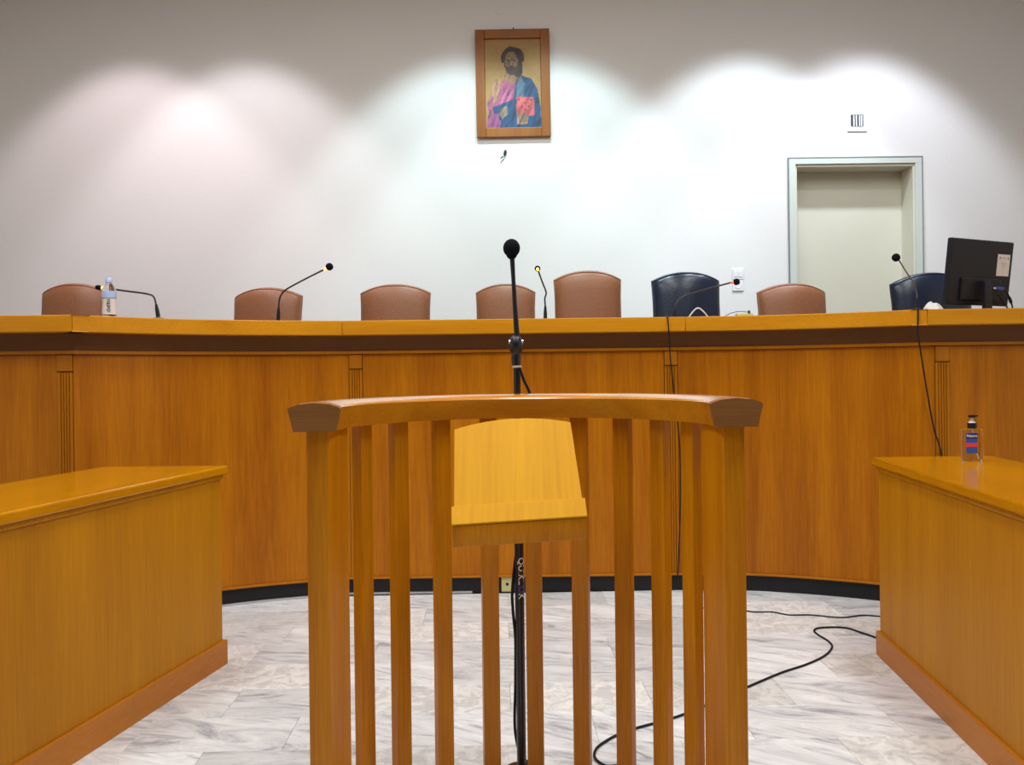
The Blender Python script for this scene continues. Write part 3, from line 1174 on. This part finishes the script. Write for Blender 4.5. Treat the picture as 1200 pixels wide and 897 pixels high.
# ------------------------------------------------------------------ things on the bench
# water bottle
wb = at(128, 350, 3.80)
wbt = thing('water_bottle', 'clear water bottle with pale cap and white label on the left end of the bench', 'bottle', (wb.x, 3.80, ZT))
lathe('body', [(0.0, 0.0), (0.028, 0.0), (0.031, 0.006), (0.030, 0.05), (0.028, 0.075), (0.031, 0.10), (0.0325, 0.125), (0.030, 0.143), (0.020, 0.158), (0.0125, 0.166), (0.0125, 0.178), (0.0, 0.178)], 'clear', wbt, 24)
lathe('cap', [(0.0, 0.170), (0.0155, 0.170), (0.0155, 0.190), (0.013, 0.193), (0.0, 0.193)], 'blueplastic', wbt, 20)
bmw = lathe('upper_label', [(0.0318, 0.098), (0.0334, 0.124), (0.0325, 0.130), (0.0325, 0.1299), (0.0325, 0.0985)], 'label_blue', wbt, 24)
lathe('lower_label', [(0.0312, 0.020), (0.0308, 0.05), (0.0292, 0.075), (0.0312, 0.096), (0.0305, 0.096), (0.0285, 0.075), (0.0303, 0.02)], 'label_white', wbt, 24)
o = text_mesh('lettering', 'ΝΕΡΟ', 0.022, 'dark_print', wbt, Matrix.Translation((0.010, -0.0315, 0.062)) @ Matrix.Rotation(math.pi / 2, 4, 'X') @ Matrix.Rotation(-math.pi / 2, 4, 'Z'), 0.0003, 0.0004)

# monitor, seen from behind
MYY = 4.18
mc = at(1146.5, 320, MYY)
mon = thing('computer_monitor', 'black computer monitor seen from behind on the right end of the bench', 'monitor', (mc.x, MYY, ZT), math.radians(25))
MW, MH = 0.48, 0.335
tilt = Matrix.Rotation(math.radians(7), 3, 'X')
# local: back faces -Y, leaning so that the top comes towards -Y
mcen = Vector((0.0, 0.0, mc.z - ZT))
body = box('screen_housing', mcen, (MW, 0.028, MH), 'black', mon, rot=tilt, bevel=0.006)
box('screen', mcen + tilt @ Vector((0, 0.0148, 0.004)), (MW - 0.03, 0.002, MH - 0.035), 'dark', body, rot=tilt)
box('rear_cover', mcen + tilt @ Vector((0.0, -0.019, -0.085)), (0.30, 0.014, 0.12), 'black', mon, rot=tilt, bevel=0.008)
st_c = mcen + tilt @ Vector((0.168, -0.0147, 0.046))
sticker = box('sticker', st_c, (0.098, 0.001, 0.112), 'paper', mon, rot=tilt)
part_label(sticker, 'white inventory sticker')


def on_sticker(nm, dx, dz, sx, sz, mat):
    box(nm, st_c + tilt @ Vector((dx, -0.0009, dz)), (sx, 0.0006, sz), mat, sticker, rot=tilt)


on_sticker('emblem', -0.030, 0.037, 0.013, 0.013, 'grey_print')
on_sticker('emblem', 0.033, 0.036, 0.012, 0.013, 'grey_print')
on_sticker('printed_line', 0.0, 0.037, 0.032, 0.004, 'grey_print')
on_sticker('printed_line', 0.003, 0.008, 0.040, 0.004, 'grey_print')
on_sticker('printed_line', 0.003, -0.004, 0.026, 0.003, 'grey_print')
box('stand_column', (0.0, -0.045, 0.09), (0.056, 0.020, 0.15), 'black', mon, bevel=0.004)
box('stand_foot', (0.0, -0.01, 0.009), (0.24, 0.18, 0.013), 'black', mon, bevel=0.004)
vg = mcen + tilt @ Vector((0.130, -0.034, -0.075))
box('video_plug', vg, (0.050, 0.016, 0.016), 'vga', mon, rot=tilt, bevel=0.003)
box('plug_tip', vg + tilt @ Vector((-0.038, 0.004, 0)), (0.022, 0.012, 0.011), 'chrome', mon, rot=tilt, bevel=0.002)
tube('video_cable', catmull([vg + Vector((0.02, -0.002, 0)), vg + Vector((0.06, 0.0, -0.02)), vg + Vector((0.085, 0.0, -0.06)), vg + Vector((0.10, 0.0, -0.09)), vg + Vector((0.12, 0.01, -0.125))], 6),
     [0.004] * 10 + [0.008] * 5 + [0.004] * 10, 'black', mon, 8)
tube('power_cable', catmull([Vector((0.11, -0.03, 0.10)), Vector((0.15, -0.035, 0.06)), Vector((0.19, -0.03, 0.02)), Vector((0.22, -0.01, 0.005))], 6), 0.004, 'black', mon, 8)

# crumpled white paper
pc = at(1094, 360, 4.12)
bm = bmesh.new()
bmesh.ops.create_icosphere(bm, subdivisions=3, radius=1.0)
for v in bm.verts:
    n_ = noise.noise(v.co * 1.7 + Vector((3, 1, 2)))
    n2 = noise.noise(v.co * 4.3)
    k = 1 + 0.25 * n_ + 0.12 * n2
    zz = max(0.0, v.co.z * k)
    s_ = 1.0 - 0.55 * max(0, v.co.z)
    v.co = Vector((v.co.x * 0.062 * k * s_ - 0.012 * max(0, v.co.z), v.co.y * 0.045 * k * s_, zz * 0.066))
pp = from_bm('crumpled_paper', bm, 'paper')
pp.location = (pc.x, 4.12, ZT + 0.001)
tag(pp, 'crumpled white paper on the bench just left of the monitor', 'paper')

# white cable loop, thin wire and small plug near the middle
wl = [at(806, 374, 4.3), at(810, 368, 4.3), at(815, 362.5, 4.3), at(819, 361.5, 4.3), at(824, 365, 4.3), at(829, 371, 4.3), at(832, 376, 4.3)]
tag(tube('white_cable', catmull(wl, 6), 0.0036, 'white', None, 8), 'loop of white cable on the bench in front of the middle navy chair', 'cable')
pa = thing('plug_adapter', 'small pale plug adapter with a thin wire on the bench left of the door', 'adapter', (at(872, 370, 4.3).x, 4.3, ZT))
box('adapter_body', (0.0, 0, 0.0125), (0.085, 0.04, 0.025), 'cream', pa, bevel=0.004)
box('plug_end', (0.022, -0.012, 0.030), (0.012, 0.016, 0.020), 'green_led', pa, bevel=0.003)
tube('wire', catmull([(0.015, 0, 0.032), (-0.02, 0, 0.036), (-0.06, 0, 0.030), (-0.09, 0, 0.018), (-0.11, 0, 0.004)], 5), 0.0018, 'black', pa, 6)

# ------------------------------------------------------------------ hand sanitiser on the right desk
sp = onz(1139.5, 541, 0.79)
sb = thing('sanitiser_bottle', 'clear pump bottle of hand gel with blue and red label on the right desk', 'bottle', (sp.x, sp.y, 0.79), 0.0)
bm = bmesh.new()
bx(bm, (0, 0, 0.0625), (0.070, 0.040, 0.123), bevel=0.010, seg=3)
from_bm('body', bm, 'clear', sb, smooth=True, angle=40)
lathe('collar', [(0.0, 0.1255), (0.016, 0.1255), (0.016, 0.146), (0.0, 0.146)], 'black', sb, 20, (0.0, 0, 0))
lathe('pump_stem', [(0.0, 0.146), (0.013, 0.146), (0.011, 0.150), (0.005, 0.154), (0.0045, 0.166), (0.0, 0.166)], 'white', sb, 16)
bm = bmesh.new()
bx(bm, (0.0, 0, 0.171), (0.022, 0.018, 0.010), bevel=0.003)
bx(bm, (-0.002, -0.012, 0.173), (0.034, 0.012, 0.006), bevel=0.002)
from_bm('pump_head', bm, 'black', sb, smooth=True, angle=40)
tube('dip_tube', [(0, 0, 0.125), (0.006, 0, 0.06), (0.022, 0, 0.010)], 0.0022, 'white', sb, 8)


def lab(nm, cx_, cz, sx, sz, mat, d=0.0):
    return box(nm, (cx_, -0.0206 - d, cz), (sx, 0.0008, sz), mat, lb if nm != 'label' else sb)


lb = lab('label', -0.013, 0.071, 0.042, 0.078, 'mid_blue')
lab('label_band', -0.013, 0.098, 0.044, 0.018, 'navy_print', 0.0006)
lab('label_band', -0.013, 0.0645, 0.044, 0.015, 'red_print', 0.0006)
text_mesh('lettering', 'Natura', 0.014, 'white_print', lb, Matrix.Translation((-0.013, -0.0222, 0.0985)) @ Matrix.Rotation(math.pi / 2, 4, 'X'), 0.0002, 0.0002)

# ------------------------------------------------------------------ wall things
# framed icon
ic0, ic1 = at(558, 36, WALL_Y - 0.03), at(645, 161, WALL_Y - 0.03)
IW, IH = (645 - 558) / F * 6.37, (161 - 36) / F * 6.37
icc = at(601.5, 98.5, WALL_Y - 0.02)
ic = thing('icon_painting', 'wooden framed icon of a bearded robed figure holding a red book, on the white wall', 'painting', (icc.x, WALL_Y - 0.012, icc.z - IH / 2))
ic.rotation_euler = (math.radians(1.5), math.radians(-0.35), 0)
bd = 0.072
box('frame_rail', (-IW / 2 + bd / 2, -0.012, IH / 2), (bd, 0.026, IH), 'picture_frame', ic, bevel=0.004)
box('frame_rail', (IW / 2 - bd / 2, -0.012, IH / 2), (bd, 0.026, IH), 'picture_frame', ic, bevel=0.004)
box('frame_rail', (0, -0.012, IH - bd / 2), (IW - 2 * bd - 0.001, 0.026, bd), 'picture_frame', ic, bevel=0.004)
box('frame_rail', (0, -0.012, bd / 2), (IW - 2 * bd - 0.001, 0.026, bd), 'picture_frame', ic, bevel=0.004)
box('backing', (0, -0.001, IH / 2), (IW - 0.02, 0.004, IH - 0.02), 'frame_lip', ic)
tube('hanging_hook', [(0.01, 0, IH - 0.01), (0.01, 0, IH + 0.018)], 0.005, 'dark', ic, 8)


def srgb(r, g, b):
    f = lambda c: ((c / 255 + 0.055) / 1.055) ** 2.4 if c > 10 else c / 255 / 12.92
    return Vector((f(r), f(g), f(b)))


def inpoly(x, y, P):
    c = False
    j = len(P) - 1
    for i in range(len(P)):
        if (P[i][1] > y) != (P[j][1] > y) and x < (P[j][0] - P[i][0]) * (y - P[i][1]) / (P[j][1] - P[i][1]) + P[i][0]:
            c = not c
        j = i
    return c


# picture space taken as 400 wide, 660 high, y down (a bust on a gold ground)
shapes = [
    ([(105, 345), (150, 285), (240, 272), (330, 300), (368, 360), (390, 470), (398, 655), (20, 655), (25, 560), (15, 470), (45, 400), (70, 330)], (186, 96, 132)),
    ([(60, 300), (110, 290), (95, 430), (60, 480), (50, 400)], (200, 150, 110)),
    ([(55, 500), (110, 480), (200, 445), (232, 300), (262, 268), (330, 295), (370, 370), (392, 480), (398, 655), (100, 655), (108, 600), (60, 560)], (28, 74, 118)),
    ([(235, 290), (262, 275), (285, 330), (270, 430), (225, 430)], (92, 120, 140)),
    ([(20, 560), (95, 545), (100, 655), (10, 655)], (170, 88, 140)),
    ([(220, 430), (345, 425), (350, 565), (222, 580)], (212, 92, 92)),
    ([(222, 575), (300, 570), (300, 625), (225, 632)], (176, 140, 120)),
    ([(225, 560), (270, 545), (305, 570), (300, 615), (240, 615)], (150, 118, 84)),
    ([(110, 510), (160, 490), (158, 560), (120, 590), (98, 560)], (150, 130, 105)),
    ([(145, 240), (235, 240), (245, 300), (190, 330), (140, 305)], (170, 130, 92)),
]
ell = [
    ((200, 142), (82, 84), (70, 52, 46)), ((236, 215), (36, 70), (70, 52, 46)), ((195, 196), (54, 72), (92, 68, 55)),
    ((192, 160), (46, 66), (150, 118, 88)), ((192, 226), (36, 26), (84, 62, 52)), ((192, 128), (38, 30), (158, 126, 94)),
    ((173, 160), (11, 5), (50, 38, 34)), ((211, 160), (11, 5), (50, 38, 34)), ((192, 183), (6, 16), (184, 150, 112)), ((192, 204), (14, 4), (60, 40, 36)),
]
NX, NY = 90, 148
PWi, PHi = IW - 2 * bd + 0.004, IH - 2 * bd + 0.004
bm = bmesh.new()
cl = bm.loops.layers.float_color.new('Col')
gridv = [[bm.verts.new((-PWi / 2 + PWi * i / NX, -0.006, IH / 2 + PHi / 2 - PHi * j / NY)) for i in range(NX + 1)] for j in range(NY + 1)]


def paint(i, j):
    x, y = i / NX * 400, j / NY * 660
    wob = Vector((x, y, 0)) * 0.02
    x2 = x + 5 * noise.noise(wob)
    y2 = y + 5 * noise.noise(wob + Vector((9, 9, 9)))
    col = srgb(196, 152, 84) * (1 + 0.12 * noise.noise(Vector((x, y, 3)) * 0.03))
    for P, c_ in shapes:
        if inpoly(x2, y2, P):
            col = srgb(*c_) * (1 + 0.9 * noise.noise(Vector((x * 0.045 + y * 0.02, y * 0.012, 7))) + 0.3 * noise.noise(Vector((x * 0.12, y * 0.05, 2))))
    for k_, ((cx_, cy_), (rx_, ry_), c_) in enumerate(ell):
        if ((x2 - cx_) / rx_) ** 2 + ((y2 - cy_) / ry_) ** 2 < 1:
            if k_ == 0 and y2 > 175:
                continue
            col = srgb(*c_) * (1 + 0.6 * noise.noise(Vector((x, y, 5)) * 0.06))
    for (dx_, dy_) in ((262, 500), (285, 475), (310, 500), (285, 525), (325, 450), (240, 450)):
        if (x - dx_) ** 2 + (y - dy_) ** 2 < 40:
            col = srgb(110, 50, 50)
    col = col * 0.58
    return (max(0, col.x), max(0, col.y), max(0, col.z), 1)


cols = [[paint(i, j) for i in range(NX + 1)] for j in range(NY + 1)]
for j in range(NY):
    for i in range(NX):
        f = bm.faces.new((gridv[j][i], gridv[j + 1][i], gridv[j + 1][i + 1], gridv[j][i + 1]))
        for lp, (a_, b_) in zip(f.loops, ((j, i), (j + 1, i), (j + 1, i + 1), (j, i + 1))):
            lp[cl] = cols[a_][b_]
pan = from_bm('painted_panel', bm, 'painting', ic, fix=False)

# ventilation grille above the door
vc = at(1004, 143, WALL_Y)
vt = thing('vent_grille', 'small square white vent with dark vertical slots above the door', 'vent', (vc.x, WALL_Y, vc.z))
box('plate', (0, -0.005, 0), (0.155, 0.010, 0.155), 'white', vt, bevel=0.002)
box('slot_recess', (-0.002, -0.0105, 0.008), (0.098, 0.002, 0.092), 'dark', vt)
for sx in (-0.030, -0.010, 0.0145, 0.031):
    box('slat', (sx, -0.014, 0.005), (0.010, 0.010, 0.086), 'white', vt)
for sz in (-0.063, 0.066):
    lathe('screw', [(0.004, 0), (0.004, 0.003), (0.0, 0.0035)], 'alu', vt, 10, (0, -0.010, sz), Matrix.Rotation(math.pi / 2, 3, 'X'))

# two socket plates on the wall
for (x, y, lb_, kind) in ((864.5, 321.5, 'upper white wall switch plate right of the middle navy chair', 0), (864.5, 335, 'lower white wall socket plate behind the red ringed mic', 1)):
    p = at(x, y, WALL_Y)
    t = thing('wall_socket', lb_, 'socket', (p.x, WALL_Y, p.z), 0)
    box('plate', (0, -0.005, 0), (0.088, 0.010, 0.086), 'white', t, bevel=0.004)
    if kind == 0:
        for sx in (-0.018, 0.018):
            box('switch_rocker', (sx, -0.0115, 0), (0.028, 0.004, 0.046), 'white', t, bevel=0.001)
    else:
        lathe('socket_well', [(0.024, 0), (0.024, 0.003), (0.020, 0.003), (0.018, 0.0005), (0.0, 0.0005)], 'white', t, 20, (0, -0.0098, 0), Matrix.Rotation(math.pi / 2, 3, 'X'))

# chipped hole with a stub of wire under the icon
hp = at(590.5, 182, WALL_Y)
hk = thing('wall_hook', 'small dark broken hook and chipped plaster below the framed icon', 'hook', (hp.x, WALL_Y, hp.z))
tube('hook_stub', [(0.012, -0.004, 0.035), (0.012, -0.012, 0.022), (0.005, -0.012, 0.0), (0.005, -0.004, -0.006)], [0.009, 0.013, 0.008, 0.004], 'scuff', hk, 8)
tube('chip', [(-0.028, -0.001, -0.028), (-0.008, -0.002, -0.008)], [0.003, 0.005], 'scuff', hk, 6)
tube('chip', [(-0.026, -0.001, -0.065), (-0.018, -0.002, -0.045), (0.0, -0.002, -0.028), (0.006, -0.001, -0.010)], [0.003, 0.005, 0.005, 0.003], 'scuff_pale', hk, 6)
cp = at(586, 12, WALL_Y)
cr = [Vector((cp.x + 0.048 * math.cos(a_), WALL_Y - 0.001, cp.z + 0.02 + 0.048 * math.sin(a_))) for a_ in [math.radians(200 + k * 14) for k in range(11)]]
tag(tube('plaster_mark', cr, 0.0035, 'wall', None, 6), 'faint crescent shaped plaster mark on the wall above the framed icon', 'mark')
